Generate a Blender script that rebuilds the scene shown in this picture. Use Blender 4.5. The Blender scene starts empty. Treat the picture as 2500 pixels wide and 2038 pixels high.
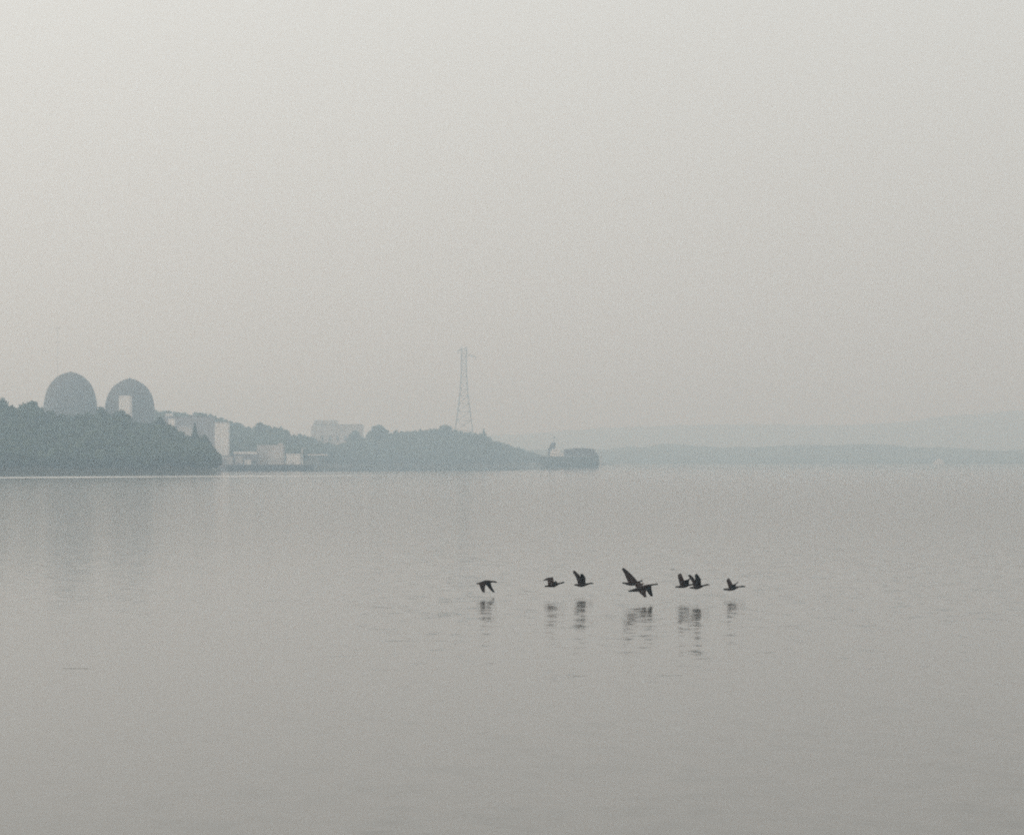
import bpy, bmesh, math, random
import numpy as np
from mathutils import Vector, Matrix

scene = bpy.context.scene
C = scene.collection

# ---------------------------------------------------------------- camera
PX = 1.3e-4                      # radians per pixel of the 2500 px wide photograph
F = 1.0 / PX
CAM_H = 7.0
HORIZON = 1120.0
PITCH = math.atan((HORIZON - 1019.0) * PX)
cam_data = bpy.data.cameras.new("camera")
cam = bpy.data.objects.new("camera", cam_data)
C.objects.link(cam)
cam.location = (0, 0, CAM_H)
cam.rotation_euler = (math.pi / 2 + PITCH, 0, 0)
cam_data.sensor_width = 36.0
cam_data.lens = 36.0 * F / 2500.0
cam_data.clip_start = 0.5
cam_data.clip_end = 30000.0
scene.camera = cam

# ---------------------------------------------------------------- sky, sun, exposure
SUN_EL = math.radians(36.0)
SUN_AZ = math.radians(-100.0)     # veiled sun, off to the left
world = bpy.data.worlds.new("World")
scene.world = world
world.use_nodes = True
wn, wl = world.node_tree.nodes, world.node_tree.links
wn.clear()
w_out = wn.new("ShaderNodeOutputWorld")
w_bg = wn.new("ShaderNodeBackground")
w_bg.inputs["Strength"].default_value = 0.1
sky = wn.new("ShaderNodeTexSky")
sky.sky_type = 'NISHITA'
sky.sun_disc = False
sky.sun_elevation = SUN_EL
sky.sun_rotation = SUN_AZ
sky.air_density = 1.6
sky.dust_density = 6.0
tc = wn.new("ShaderNodeTexCoord")
vd = wn.new("ShaderNodeVectorMath"); vd.operation = 'DOT_PRODUCT'
sun_dir = Vector((math.sin(SUN_AZ) * math.cos(SUN_EL), math.cos(SUN_AZ) * math.cos(SUN_EL), math.sin(SUN_EL)))
vd.inputs[1].default_value = sun_dir
wl.new(tc.outputs["Generated"], vd.inputs[0])
mx0 = wn.new("ShaderNodeMath"); mx0.operation = 'MULTIPLY_ADD'; mx0.inputs[1].default_value = 0.5; mx0.inputs[2].default_value = 0.5
wl.new(vd.outputs["Value"], mx0.inputs[0])
pw = wn.new("ShaderNodeMath"); pw.operation = 'POWER'; pw.inputs[1].default_value = 2.0
wl.new(mx0.outputs[0], pw.inputs[0])
ma = wn.new("ShaderNodeMath"); ma.operation = 'MULTIPLY_ADD'
SKY_GLOW, SKY_BASE = 8.6 * 1.12, 5.7 * 1.12
ma.inputs[1].default_value = SKY_GLOW
ma.inputs[2].default_value = SKY_BASE
wl.new(pw.outputs[0], ma.inputs[0])
vs = wn.new("ShaderNodeVectorMath"); vs.operation = 'SCALE'
vs.inputs[0].default_value = (0.977, 0.983, 0.945)     # overcast, warm grey
spz = wn.new("ShaderNodeSeparateXYZ")
wl.new(tc.outputs["Generated"], spz.inputs[0])
mg = wn.new("ShaderNodeValToRGB")        # brightness of the overcast against height above the horizon
_e = mg.color_ramp.elements
for k_, (p_, v_) in enumerate(((0.0, 0.90), (0.15, 1.06), (0.4, 0.96), (1.0, 0.91))):
    el_ = _e[k_] if k_ < 2 else _e.new(p_)
    el_.position = p_; el_.color = (v_ / 1.1, v_ / 1.1, v_ / 1.1, 1)
wl.new(spz.outputs[2], mg.inputs[0])
mm = wn.new("ShaderNodeMath"); mm.operation = 'MULTIPLY'
wl.new(ma.outputs[0], mm.inputs[0]); wl.new(mg.outputs[0], mm.inputs[1])
wl.new(mm.outputs[0], vs.inputs["Scale"])
mixw = wn.new("ShaderNodeMix"); mixw.data_type = 'RGBA'
mixw.inputs["Factor"].default_value = 0.10
wl.new(vs.outputs[0], mixw.inputs["A"])
wl.new(sky.outputs[0], mixw.inputs["B"])
wl.new(mixw.outputs["Result"], w_bg.inputs["Color"])
wl.new(w_bg.outputs[0], w_out.inputs["Surface"])

sun_data = bpy.data.lights.new("sun", 'SUN')
sun_data.energy = 0.45
sun_data.angle = math.radians(14)
sun_data.color = (1.0, 0.97, 0.91)
sun = bpy.data.objects.new("sun", sun_data)
C.objects.link(sun)
sun.rotation_euler = sun_dir.to_track_quat('Z', 'Y').to_euler()
sun.location = (-200, 200, 140)

vset = scene.view_settings
vset.view_transform = 'Standard'
vset.look = 'None'
vset.exposure = 0.0
vset.gamma = 1.0
vset.use_curve_mapping = False
scene.cycles.volume_bounces = 3
scene.cycles.max_bounces = 8
scene.cycles.use_denoising = False      # keep the fine sensor-like grain of the sampling
scene.cycles.use_adaptive_sampling = False
scene.cycles.filter_width = 2.0
try:
    scene.cycles.sampling_pattern = 'BLUE_NOISE'
except Exception:
    pass

# ---------------------------------------------------------------- helpers
_cp, _sp = math.cos(PITCH), math.sin(PITCH)

def P(px, py, d):
    """world point seen at photograph pixel (px, py), d metres down the river"""
    x = (px - 1250.0) * PX
    v = -(py - 1019.0) * PX
    dy = _cp - v * _sp
    dz = _sp + v * _cp
    k = d / dy
    return Vector((x * k, d, CAM_H + dz * k))

def ZAT(py, d):
    return P(1250, py, d).z

def XAT(px, d, py=1120):
    return P(px, py, d).x

def mesh_obj(name, verts, faces, mat=None, parent=None, smooth=False):
    me = bpy.data.meshes.new(name)
    me.from_pydata([tuple(v) for v in verts], [], faces)
    me.update()
    o = bpy.data.objects.new(name, me)
    C.objects.link(o)
    for m in (mat if isinstance(mat, (list, tuple)) else [mat]):
        if m: me.materials.append(m)
    if smooth:
        me.polygons.foreach_set("use_smooth", [True] * len(me.polygons))
    if parent:
        o.parent = parent
    return o

def bm_obj(name, bm, mat=None, parent=None, smooth=False):
    bmesh.ops.recalc_face_normals(bm, faces=bm.faces)
    me = bpy.data.meshes.new(name)
    bm.to_mesh(me); bm.free()
    o = bpy.data.objects.new(name, me)
    C.objects.link(o)
    if mat: me.materials.append(mat)
    if smooth:
        me.polygons.foreach_set("use_smooth", [True] * len(me.polygons))
    if parent:
        o.parent = parent
    return o

def tag(o, label=None, cat=None, group=None, kind=None):
    if label: o["label"] = label
    if cat: o["category"] = cat
    if group: o["group"] = group
    if kind: o["kind"] = kind
    return o

def thing(name, loc, label, cat, group=None):
    o = bpy.data.objects.new(name, None)
    C.objects.link(o)
    o.location = loc
    o.empty_display_size = 1.0
    return tag(o, label, cat, group)

def bx(bm, x0, x1, y0, y1, z0, z1, bev=0.0):
    r = bmesh.ops.create_cube(bm, size=1.0)
    for v in r["verts"]:
        v.co = Vector(((x0 + x1) / 2 + v.co.x * (x1 - x0), (y0 + y1) / 2 + v.co.y * (y1 - y0), (z0 + z1) / 2 + v.co.z * (z1 - z0)))
    if bev > 0:
        es = list({e for v in r["verts"] for e in v.link_edges})
        bmesh.ops.bevel(bm, geom=es, offset=bev, segments=2, affect='EDGES')

def beam(bm, a, b, t, t2=None):
    a, b = Vector(a), Vector(b)
    d = b - a
    L = d.length
    if L < 1e-6: return
    t2 = t if t2 is None else t2
    q = d.to_track_quat('Z', 'Y').to_matrix()
    vs = []
    for k, tt in ((0, t), (1, t2)):
        for sx, sy in ((-1, -1), (1, -1), (1, 1), (-1, 1)):
            vs.append(bm.verts.new(a + q @ Vector((sx * tt / 2, sy * tt / 2, L * k))))
    for f in ((0, 1, 2, 3), (7, 6, 5, 4), (0, 4, 5, 1), (1, 5, 6, 2), (2, 6, 7, 3), (3, 7, 4, 0)):
        bm.faces.new([vs[i] for i in f])

def tube(bm, a, b, r0, r1, n=12):
    a, b = Vector(a), Vector(b)
    d = b - a
    q = d.to_track_quat('Z', 'Y').to_matrix()
    rings = []
    for p, r in ((a, r0), (b, r1)):
        rings.append([bm.verts.new(p + q @ Vector((r * math.cos(2 * math.pi * i / n), r * math.sin(2 * math.pi * i / n), 0))) for i in range(n)])
    for i in range(n):
        j = (i + 1) % n
        bm.faces.new([rings[0][i], rings[0][j], rings[1][j], rings[1][i]])
    bm.faces.new(rings[0][::-1]); bm.faces.new(rings[1])

def lathe(bm, prof, n=72):
    rings = []
    for r, z in prof:
        if r < 1e-4:
            rings.append([bm.verts.new((0, 0, z))])
        else:
            rings.append([bm.verts.new((r * math.cos(2 * math.pi * i / n), r * math.sin(2 * math.pi * i / n), z)) for i in range(n)])
    for a, b in zip(rings[:-1], rings[1:]):
        for i in range(n):
            j = (i + 1) % n
            if len(a) == 1:
                bm.faces.new([a[0], b[j], b[i]])
            elif len(b) == 1:
                bm.faces.new([a[i], a[j], b[0]])
            else:
                bm.faces.new([a[i], a[j], b[j], b[i]])

# ---------------------------------------------------------------- materials
def material(name, col, rough=0.8, var=0.25, scale=0.2, metallic=0.0, col2=None, stretch=(1, 1, 1)):
    m = bpy.data.materials.new(name)
    m.use_nodes = True
    n, l = m.node_tree.nodes, m.node_tree.links
    b = n["Principled BSDF"]
    b.inputs["Roughness"].default_value = rough
    b.inputs["Metallic"].default_value = metallic
    tcn = n.new("ShaderNodeTexCoord")
    mp = n.new("ShaderNodeMapping"); mp.inputs["Scale"].default_value = stretch
    nz = n.new("ShaderNodeTexNoise"); nz.inputs["Scale"].default_value = scale
    nz.inputs["Detail"].default_value = 5.0
    rp = n.new("ShaderNodeValToRGB")
    c2 = col2 if col2 else tuple(c * (1 - var) for c in col)
    rp.color_ramp.elements[0].position = 0.32; rp.color_ramp.elements[0].color = (*c2, 1)
    rp.color_ramp.elements[1].position = 0.68; rp.color_ramp.elements[1].color = (*col, 1)
    l.new(tcn.outputs["Object"], mp.inputs[0]); l.new(mp.outputs[0], nz.inputs["Vector"])
    l.new(nz.outputs["Fac"], rp.inputs[0]); l.new(rp.outputs[0], b.inputs["Base Color"])
    return m

M_FOL = material("foliage", (0.042, 0.066, 0.030), 0.7, scale=0.12, col2=(0.024, 0.042, 0.020))
M_FOL2 = material("foliage_pale", (0.055, 0.078, 0.038), 0.7, scale=0.15, col2=(0.028, 0.046, 0.024))
M_BARK = material("bark", (0.09, 0.07, 0.055), 0.9, scale=0.8)
M_SOIL = material("soil", (0.10, 0.09, 0.06), 0.95, scale=0.05, col2=(0.045, 0.055, 0.03))
M_HILL = material("hill_woods", (0.06, 0.08, 0.04), 0.9, scale=0.02, col2=(0.025, 0.04, 0.02))
M_CONC = material("weathered_concrete", (0.085, 0.08, 0.082), 0.85, scale=0.12, var=0.35, stretch=(1, 1, 0.25))
M_CONC2 = material("pale_concrete", (0.52, 0.49, 0.47), 0.85, scale=0.15, var=0.2, stretch=(1, 1, 0.3))
M_WHITE = material("white_cladding", (0.88, 0.85, 0.82), 0.6, scale=0.2, var=0.12, stretch=(1, 1, 0.2))
M_GREYCLAD = material("grey_cladding", (0.27, 0.26, 0.28), 0.6, scale=0.15, var=0.2, stretch=(1, 1, 0.2))
M_DARK = material("dark_timber", (0.05, 0.045, 0.045), 0.8, scale=0.4)
M_STEEL = material("galvanised_steel", (0.22, 0.22, 0.22), 0.5, scale=0.5, metallic=0.4)
M_ROOF = material("roof_felt", (0.16, 0.16, 0.16), 0.9, scale=0.3)
M_HULL = material("green_hull_paint", (0.055, 0.078, 0.068), 0.6, scale=0.3)
M_HULLD = material("dark_cargo_cover", (0.10, 0.10, 0.105), 0.7, scale=0.3)
M_STREAK = material("dark_ripple", (0.20, 0.19, 0.17), 0.5, scale=4.0)  # dark tone of the rods that stand for ripple streaks
M_GLASS = material("dark_window_glass", (0.03, 0.035, 0.04), 0.15, scale=0.5)
M_GBROWN = material("brown_feathers", (0.026, 0.013, 0.009), 0.85, scale=14.0, col2=(0.010, 0.005, 0.004))
M_GBLACK = material("black_feathers", (0.007, 0.005, 0.004), 0.7, scale=10.0)
M_GPALE = material("pale_feathers", (0.075, 0.055, 0.042), 0.8, scale=12.0)
M_GWHITE = material("white_feathers", (0.22, 0.21, 0.2), 0.8, scale=12.0, var=0.1)

for _m in (M_GBROWN, M_GBLACK, M_GPALE, M_GWHITE, M_FOL, M_FOL2, M_HILL):
    _m.node_tree.nodes["Principled BSDF"].inputs["Specular IOR Level"].default_value = 0.15

# ---------------------------------------------------------------- water
def build_water():
    m = bpy.data.materials.new("river_water")
    m.use_nodes = True
    n, l = m.node_tree.nodes, m.node_tree.links
    b = n["Principled BSDF"]
    b.inputs["Base Color"].default_value = (0.036, 0.034, 0.027, 1)
    b.inputs["Roughness"].default_value = 0.03
    b.inputs["IOR"].default_value = 1.333
    geo = n.new("ShaderNodeNewGeometry")

    def mth(op, a, bb=None, c=None, clamp=False):
        nd = n.new("ShaderNodeMath"); nd.operation = op; nd.use_clamp = clamp
        for i, v in enumerate((a, bb, c)):
            if v is None: continue
            if isinstance(v, (int, float)): nd.inputs[i].default_value = v
            else: l.new(v, nd.inputs[i])
        return nd.outputs[0]

    def vm(op, a, bb=None, scale=None):
        nd = n.new("ShaderNodeVectorMath"); nd.operation = op
        for i, v in enumerate((a, bb)):
            if v is None: continue
            if isinstance(v, tuple): nd.inputs[i].default_value = v
            else: l.new(v, nd.inputs[i])
        if scale is not None:
            if isinstance(scale, (int, float)): nd.inputs["Scale"].default_value = scale
            else: l.new(scale, nd.inputs["Scale"])
        return nd.outputs[0]

    def noise(freq, detail, off=(0, 0, 0)):
        mp = n.new("ShaderNodeMapping")
        mp.inputs["Scale"].default_value = freq
        mp.inputs["Location"].default_value = off
        mp.inputs["Rotation"].default_value = (0, 0, math.radians(off[2]))
        l.new(geo.outputs["Position"], mp.inputs[0])
        nz = n.new("ShaderNodeTexNoise")
        nz.inputs["Scale"].default_value = 1.0
        nz.inputs["Detail"].default_value = detail
        nz.inputs["Roughness"].default_value = 0.55
        l.new(mp.outputs[0], nz.inputs["Vector"])
        return nz

    sp = n.new("ShaderNodeSeparateXYZ")
    l.new(geo.outputs["Position"], sp.inputs[0])
    X, Y = sp.outputs[0], sp.outputs[1]
    # ripples, two sizes; the slope of the surface comes straight from the noise
    r1 = noise((1.1, 0.55, 1), 1.5, (3.1, 7.7, 4))
    r2 = noise((1.5, 2.6, 1), 2.0, (31.0, 2.7, -7))
    s1 = vm('SCALE', vm('SUBTRACT', r1.outputs["Color"], (0.5, 0.5, 0.5)), scale=RIP1)
    s2 = vm('SCALE', vm('SUBTRACT', r2.outputs["Color"], (0.5, 0.5, 0.5)), scale=RIP2)
    slope = vm('ADD', s1, s2)
    # wind patches: slow change of ripple height over tens of metres
    pz = noise((0.008, 0.018, 1), 3.0, (5, 1, 12))
    patch = mth('MULTIPLY_ADD', pz.outputs["Fac"], 1.0, 0.5)
    # farther out the river is evenly ruffled by waves too small to tell apart: gloss instead of ripples
    far = mth('MULTIPLY', mth('SUBTRACT', Y, 152.0), 0.006, clamp=True)
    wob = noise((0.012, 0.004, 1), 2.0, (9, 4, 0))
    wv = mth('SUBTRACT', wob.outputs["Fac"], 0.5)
    # thin sky glint painted as a pale line off the headland, calm lane against the wooded bank
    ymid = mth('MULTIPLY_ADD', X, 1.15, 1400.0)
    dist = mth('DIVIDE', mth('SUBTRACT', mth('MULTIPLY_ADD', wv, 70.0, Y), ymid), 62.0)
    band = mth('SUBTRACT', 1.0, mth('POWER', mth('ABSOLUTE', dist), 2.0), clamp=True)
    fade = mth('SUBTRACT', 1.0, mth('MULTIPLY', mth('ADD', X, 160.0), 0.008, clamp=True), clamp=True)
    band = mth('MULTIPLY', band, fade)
    ycalm = mth('MULTIPLY_ADD', X, 1.6, 1850.0)
    calm = mth('MULTIPLY', mth('MULTIPLY', mth('SUBTRACT', mth('MULTIPLY_ADD', wv, 120.0, Y), ycalm), 0.008, clamp=True),
               mth('SUBTRACT', 1.0, mth('MULTIPLY', mth('ADD', X, -0.0), 0.02, clamp=True), clamp=True))
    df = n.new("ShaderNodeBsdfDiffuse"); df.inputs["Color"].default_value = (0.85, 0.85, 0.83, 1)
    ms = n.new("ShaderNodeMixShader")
    l.new(mth('MULTIPLY', band, GLINT), ms.inputs[0])
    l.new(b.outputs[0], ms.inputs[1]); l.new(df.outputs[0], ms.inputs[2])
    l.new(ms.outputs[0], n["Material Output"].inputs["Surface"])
    rough = mth('MULTIPLY_ADD', far, FAR_ROUGH - NEAR_ROUGH, NEAR_ROUGH)
    out = mth('MULTIPLY', mth('SUBTRACT', Y, 700.0), 0.0006, clamp=True)
    rough = mth('MULTIPLY', rough, mth('MULTIPLY_ADD', out, -0.45, 1.0))
    rough = mth('MULTIPLY', rough, mth('MULTIPLY_ADD', calm, -0.6, 1.0))
    l.new(rough, b.inputs["Roughness"])
    amp = mth('MULTIPLY', patch, mth('MULTIPLY_ADD', far, -0.9, 1.0))
    lee = mth('MULTIPLY', mth('ADD', X, 13.0), 0.1, clamp=True)          # glassier water in the lee of the headland
    amp = mth('MULTIPLY', amp, mth('MULTIPLY_ADD', lee, 0.75, 0.25))
    nv = vm('SCALE', slope, scale=amp)
    nv = vm('MULTIPLY', nv, (1, 1, 0))
    nrm = vm('NORMALIZE', vm('ADD', nv, (0, 0, 1)))
    l.new(nrm, b.inputs["Normal"])
    xs = [-3150, -1200, -400, 0, 400, 1200, 3150]
    ys = [-150, 0, 300, 900, 2000, 4500, 9850]
    vs = [(x, y, 0) for y in ys for x in xs]
    fs = [(j * 7 + i, j * 7 + i + 1, j * 7 + i + 8, j * 7 + i + 7) for j in range(6) for i in range(6)]
    o = mesh_obj("water", vs, fs, m)
    return tag(o, "smooth grey river water with faint ripples reflecting the sky", None, None, "structure")

GLINT = 0.7  # strength of the pale colour painted for the sky glint line
NEAR_ROUGH, FAR_ROUGH = 0.095, 0.118
RIP1, RIP2 = 0.09, 0.065
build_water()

# ---------------------------------------------------------------- haze
HAZE_TOP = 150.0
def build_haze():
    m = bpy.data.materials.new("haze_air")
    m.use_nodes = True
    n, l = m.node_tree.nodes, m.node_tree.links
    n.clear()
    out = n.new("ShaderNodeOutputMaterial")
    v = n.new("ShaderNodeVolumePrincipled")
    v.inputs["Color"].default_value = (0.65, 0.85, 1.0, 1)
    v.inputs["Absorption Color"].default_value = (1, 1, 1, 1)
    v.inputs["Density"].default_value = 4.6e-4
    v.inputs["Anisotropy"].default_value = 0.3
    l.new(v.outputs[0], out.inputs["Volume"])
    bm = bmesh.new()
    bx(bm, -3200, 3200, -200, 9900, -4.0, HAZE_TOP)
    o = bm_obj("haze", bm, m)
    return tag(o, "pale grey summer haze over the river and hills", None, None, "stuff")
build_haze()

# ---------------------------------------------------------------- land
def interp(pts, x):
    return float(np.interp(x, [p[0] for p in pts], [p[1] for p in pts]))

HEAD = [(-700, 950), (-400, 962), (-150, 968), (0, 974), (10, 976), (25, 982), (40, 985), (62, 981), (78, 981), (92, 986), (104, 993), (130, 1000),
        (160, 1006), (195, 1006), (235, 999), (258, 1002), (290, 1002), (305, 1005), (322, 1013), (342, 1028), (360, 1028),
        (385, 1022), (398, 1020), (410, 1025), (425, 1037), (445, 1049), (462, 1058), (480, 1056), (495, 1061), (508, 1066),
        (516, 1080), (524, 1098), (528, 1112)]
BACK = [(100, 1010), (240, 1003), (330, 997), (385, 998), (400, 997), (450, 1001), (465, 1005), (480, 1003), (510, 1007), (530, 1012),
        (545, 1018), (560, 1025), (585, 1029), (612, 1037), (626, 1034), (650, 1033), (680, 1038), (700, 1046), (712, 1058), (740, 1075), (800, 1095)]
MID = [(640, 1066), (700, 1062), (730, 1056), (760, 1062), (790, 1076), (830, 1080), (843, 1076), (853, 1060), (868, 1053), (878, 1056), (886, 1068), (898, 1052),
       (912, 1042), (930, 1040), (943, 1046), (955, 1053), (970, 1047), (1000, 1050), (1040, 1045), (1085, 1040), (1100, 1043),
       (1120, 1048), (1150, 1052), (1180, 1056), (1195, 1064), (1210, 1073), (1235, 1080), (1270, 1090), (1290, 1097), (1312, 1107),
       (1335, 1117), (1400, 1124), (1460, 1126), (1490, 1136)]

# leaf cloud for woods and trees ------------------------------------------------
_ico = bmesh.new(); bmesh.ops.create_icosphere(_ico, subdivisions=2, radius=1.0)
ICO_V = np.array([v.co[:] for v in _ico.verts]); ICO_F = np.array([[v.index for v in f.verts] for f in _ico.faces]); _ico.free()

def crown_geo(rng, cx, cy, z0, z1, rad, leaf, nleaf, lobes=6, conifer=False):
    """returns (verts, tris) of one uneven crown: solid hearts of foliage plus loose leaf sprays"""
    V, Fc = [], []
    off = 0
    h = z1 - z0
    cl = []
    for k in range(lobes):
        if k == 0:
            c = np.array([cx, cy, z0 + h * 0.55]); r = np.array([rad * 0.75, rad * 0.75, h * 0.42])
        elif k == 1:
            c = np.array([cx + rng.uniform(-.12, .12) * rad, cy, z1 - h * 0.26]); r = np.array([rad * .55, rad * .55, h * 0.25])
        else:
            a = rng.uniform(0, 2 * math.pi); q = rng.uniform(0.35, 0.62) * rad
            zz = z0 + h * rng.uniform(0.2, 0.78)
            s = rng.uniform(0.32, 0.5)
            c = np.array([cx + q * math.cos(a), cy + q * math.sin(a), zz]); r = np.array([rad * s, rad * s, rad * s * rng.uniform(.7, 1.0)])
        if conifer:
            t = k / max(1, lobes - 1)
            c = np.array([cx, cy, z0 + h * (0.1 + 0.78 * t)]); rr = rad * (1.0 - 0.85 * t)
            r = np.array([rr, rr, h * 0.16])
        cl.append((c, r))
        jit = 1 + rng.normal(0, 0.10, (len(ICO_V), 1))
        V.append(c + ICO_V * r * 0.86 * jit); Fc.append(ICO_F + off); off += len(ICO_V)
    per = max(4, nleaf // lobes)
    for c, r in cl:
        d = rng.normal(0, 1, (per, 3)); d /= np.linalg.norm(d, axis=1, keepdims=True)
        p = c + d * r * rng.uniform(0.82, 1.12, (per, 1))
        a = rng.normal(0, 1, (per, 3)); a /= np.linalg.norm(a, axis=1, keepdims=True)
        b = np.cross(a, d); b /= (np.linalg.norm(b, axis=1, keepdims=True) + 1e-9)
        s = leaf * rng.uniform(0.6, 1.3, (per, 1))
        q = np.stack([p - a * s * .5 - b * s * .3, p + a * s * .5 - b * s * .35, p + b * s * .6], axis=1).reshape(-1, 3)
        V.append(q)
        Fc.append(np.arange(per * 3).reshape(-1, 3) + off); off += per * 3
    return np.concatenate(V), np.concatenate(Fc)

def np_mesh(name, V, T, mats, midx=None):
    me = bpy.data.meshes.new(name)
    nv, nt = len(V), len(T)
    me.vertices.add(nv); me.vertices.foreach_set("co", V.astype(np.float32).ravel())
    me.loops.add(nt * 3); me.loops.foreach_set("vertex_index", T.astype(np.int32).ravel())
    me.polygons.add(nt)
    me.polygons.foreach_set("loop_start", np.arange(0, nt * 3, 3, dtype=np.int32))
    for m in mats: me.materials.append(m)
    if midx is not None: me.polygons.foreach_set("material_index", midx.astype(np.int32))
    me.update(calc_edges=True); me.validate()
    o = bpy.data.objects.new(name, me)
    C.objects.link(o)
    return o

def ground_grid(name, pxs, ds, zf, mat, label):
    vs, fs = [], []
    for j, t in enumerate(ds):
        for px in pxs:
            d = t if not callable(t) else t(px)
            vs.append((XAT(px, d), d, zf(px, d)))
    n = len(pxs)
    for j in range(len(ds) - 1):
        for i in range(n - 1):
            fs.append((j * n + i, j * n + i + 1, (j + 1) * n + i + 1, (j + 1) * n + i))
    o = mesh_obj(name, vs, fs, mat, smooth=True)
    return tag(o, label, None, None, "structure")

def smooth01(t):
    t = max(0.0, min(1.0, t)); return t * t * (3 - 2 * t)

SHORE_H = [(-700, 1470), (-100, 1500), (0, 1520), (250, 1560), (450, 1600), (528, 1640)]
def wood(name, label, sky_pts, shore_fn, depth, rows, px0, px1, th, step, leaf, nleaf, seed, ymin_fn=None, mats=None, front=None, skip=None):
    """a wooded slope whose tree tops climb from the bank to the skyline"""
    rng = np.random.default_rng(seed)
    VV, TT, MI = [], [], []
    off = 0
    for r in range(rows):
        t = r / (rows - 1)
        px = px0 + rng.uniform(0, step)
        while px < px1:
            d = shore_fn(px) + 5 + depth * t + rng.uniform(-2.5, 2.5)
            h = th * rng.uniform(0.8, 1.15)
            sk = interp(sky_pts, px)
            ztop_sky = ZAT(sk, d)
            zlow = min(ztop_sky, (front if front is not None else 0.3) + h)
            zt = zlow + (ztop_sky - zlow) * t ** 0.85
            zt -= abs(rng.normal(0, 0.07 * th)) + 0.02 * th
            hh = min(h, max(2.0, zt - 0.2))
            if not (skip and skip(px, t)):
                rad = hh * rng.uniform(0.34, 0.46)
                x = XAT(px, d)
                v, f = crown_geo(rng, x, d, zt - hh * 0.93, zt, rad, leaf, nleaf)
                VV.append(v); TT.append(f + off); off += len(v)
                MI.append(np.full(len(f), 1 if rng.random() < 0.35 else 0))
            px += step * rng.uniform(0.75, 1.25)
    V, T, M = np.concatenate(VV), np.concatenate(TT), np.concatenate(MI)
    o = np_mesh(name, V, T, mats or [M_FOL, M_FOL2], M)
    return tag(o, label, "trees", None, "stuff")

# headland ground: bank, wooded slope, then the plateau the domes stand on
def shore_h(px): return interp(SHORE_H, px)
def z_head(px, d):
    s = shore_h(px)
    if d <= s: return -1.0
    top = max(0.6, ZAT(interp(HEAD, px), s + 115) - 13.5)
    top = min(top, 24.0)
    k = smooth01((d - s) / 115.0)
    z = 0.5 + (top - 0.5) * k
    if d > s + 130:
        right = smooth01((px - 440) / 90.0)
        plate = 21.0 * (1 - right) + 2.0 * right
        z = z + (plate - z) * smooth01((d - s - 130) / 200.0)
    return z
pxs = list(range(-700, 529, 24)) + [529]
ground_grid("headland_ground", pxs, [lambda p, k=k: shore_h(p) + k for k in (-8, 0, 3, 12, 30, 50, 70, 90, 115, 140, 200, 330)] +
            [lambda p: 2150.0, lambda p: 2420.0], z_head, M_SOIL, "wooded headland ground sloping to the water on the left")
# plant site and bank ground
def shore_m(px): return interp([(440, 2190), (530, 2195), (700, 2230), (740, 2400), (800, 2800), (860, 2985), (1150, 2985), (1300, 3350), (1480, 3600), (1500, 3600)], px)
def z_site(px, d):
    s = shore_m(px)
    if d <= s: return -1.0
    z = 1.2 + 3.0 * smooth01((d - s) / 140)
    bk = interp(BACK, px)
    zb = ZAT(bk, 2680) - 9
    if px < 800:
        z += max(0, zb - z) * smooth01((d - 2470) / 210.0)
    sk = interp(MID, px)
    zm = max(1.0, min(26.0, ZAT(sk, s + 90) - 15))
    w = smooth01((px - 700) / 80.0)
    z = z * (1 - w) + w * (1.0 + (zm - 1.0) * smooth01((d - s) / 90.0))
    return z
pxs2 = list(range(440, 1500, 20)) + [1500]
ground_grid("riverbank", pxs2, [lambda p, k=k: shore_m(p) + k for k in (-8, 0, 4, 20, 60, 100, 140, 200)] +
            [lambda p: max(3260.0, shore_m(p) + 240), lambda p: max(3600.0, shore_m(p) + 420), lambda p: 4100.0],
            lambda px, d: z_site(px, d), M_SOIL, "low green riverbank running out to a point")
# ground behind the domes
def z_behind(px, d):
    return 20 + max(0, ZAT(interp(BACK, px), 2680) - 9 - 20) * smooth01((d - 2440) / 230)
ground_grid("hillside", list(range(-700, 561, 30)), [lambda p: 2421.0, lambda p: 2480.0, lambda p: 2540.0, lambda p: 2600.0, lambda p: 2680.0, lambda p: 2900.0, lambda p: 3300.0],
            z_behind, M_SOIL, "rising ground behind the two domes")

wood("headland_woods", "dense dark green woods covering the near headland on the left", HEAD, shore_h, 112, 8, -420, 530, 13.0, 24, 0.95, 260, 11)
wood("hill_woods", "hazy grey green woods on the hill right of the domes", BACK, lambda px: 2450, 225, 9, 236, 745, 12.0, 13, 1.2, 110, 12, front=4.0)
wood("point_woods", "pale hazy woods along the low point behind the moored ship", MID, lambda px: max(shore_m(px), 2700 if px < 800 else 0), 85, 8, 690, 1488, 12.0, 12, 1.4, 110, 13, front=1.0)

# individual trees that break the skyline ---------------------------------------
def tree(name, px, ytop, d, wid, h, label, seed, conifer=False, leaf=0.9, n=700, group="trees standing above the woods"):
    rng = np.random.default_rng(seed)
    top = P(px, ytop, d)
    base = Vector((top.x, d, top.z - h))
    root = thing(name, base, label, "tree", group)
    V, T = crown_geo(rng, 0, 0, h * 0.22, h, wid / 2, leaf, n, lobes=9 if not conifer else 7, conifer=conifer)
    c = np_mesh("crown", V, T, [M_FOL])
    c.parent = root
    bm = bmesh.new()
    tube(bm, (0, 0, -1.5), (0, 0, h * 0.55), h * 0.025 + 0.1, h * 0.012, 8)
    for k in range(4):
        a = k * 1.7 + seed
        tube(bm, (0, 0, h * (0.28 + 0.07 * k)), (math.cos(a) * wid * 0.3, math.sin(a) * wid * 0.3, h * (0.5 + 0.07 * k)), h * 0.009, h * 0.004, 6)
    bm_obj("trunk", bm, M_BARK, root)
    return root

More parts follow.
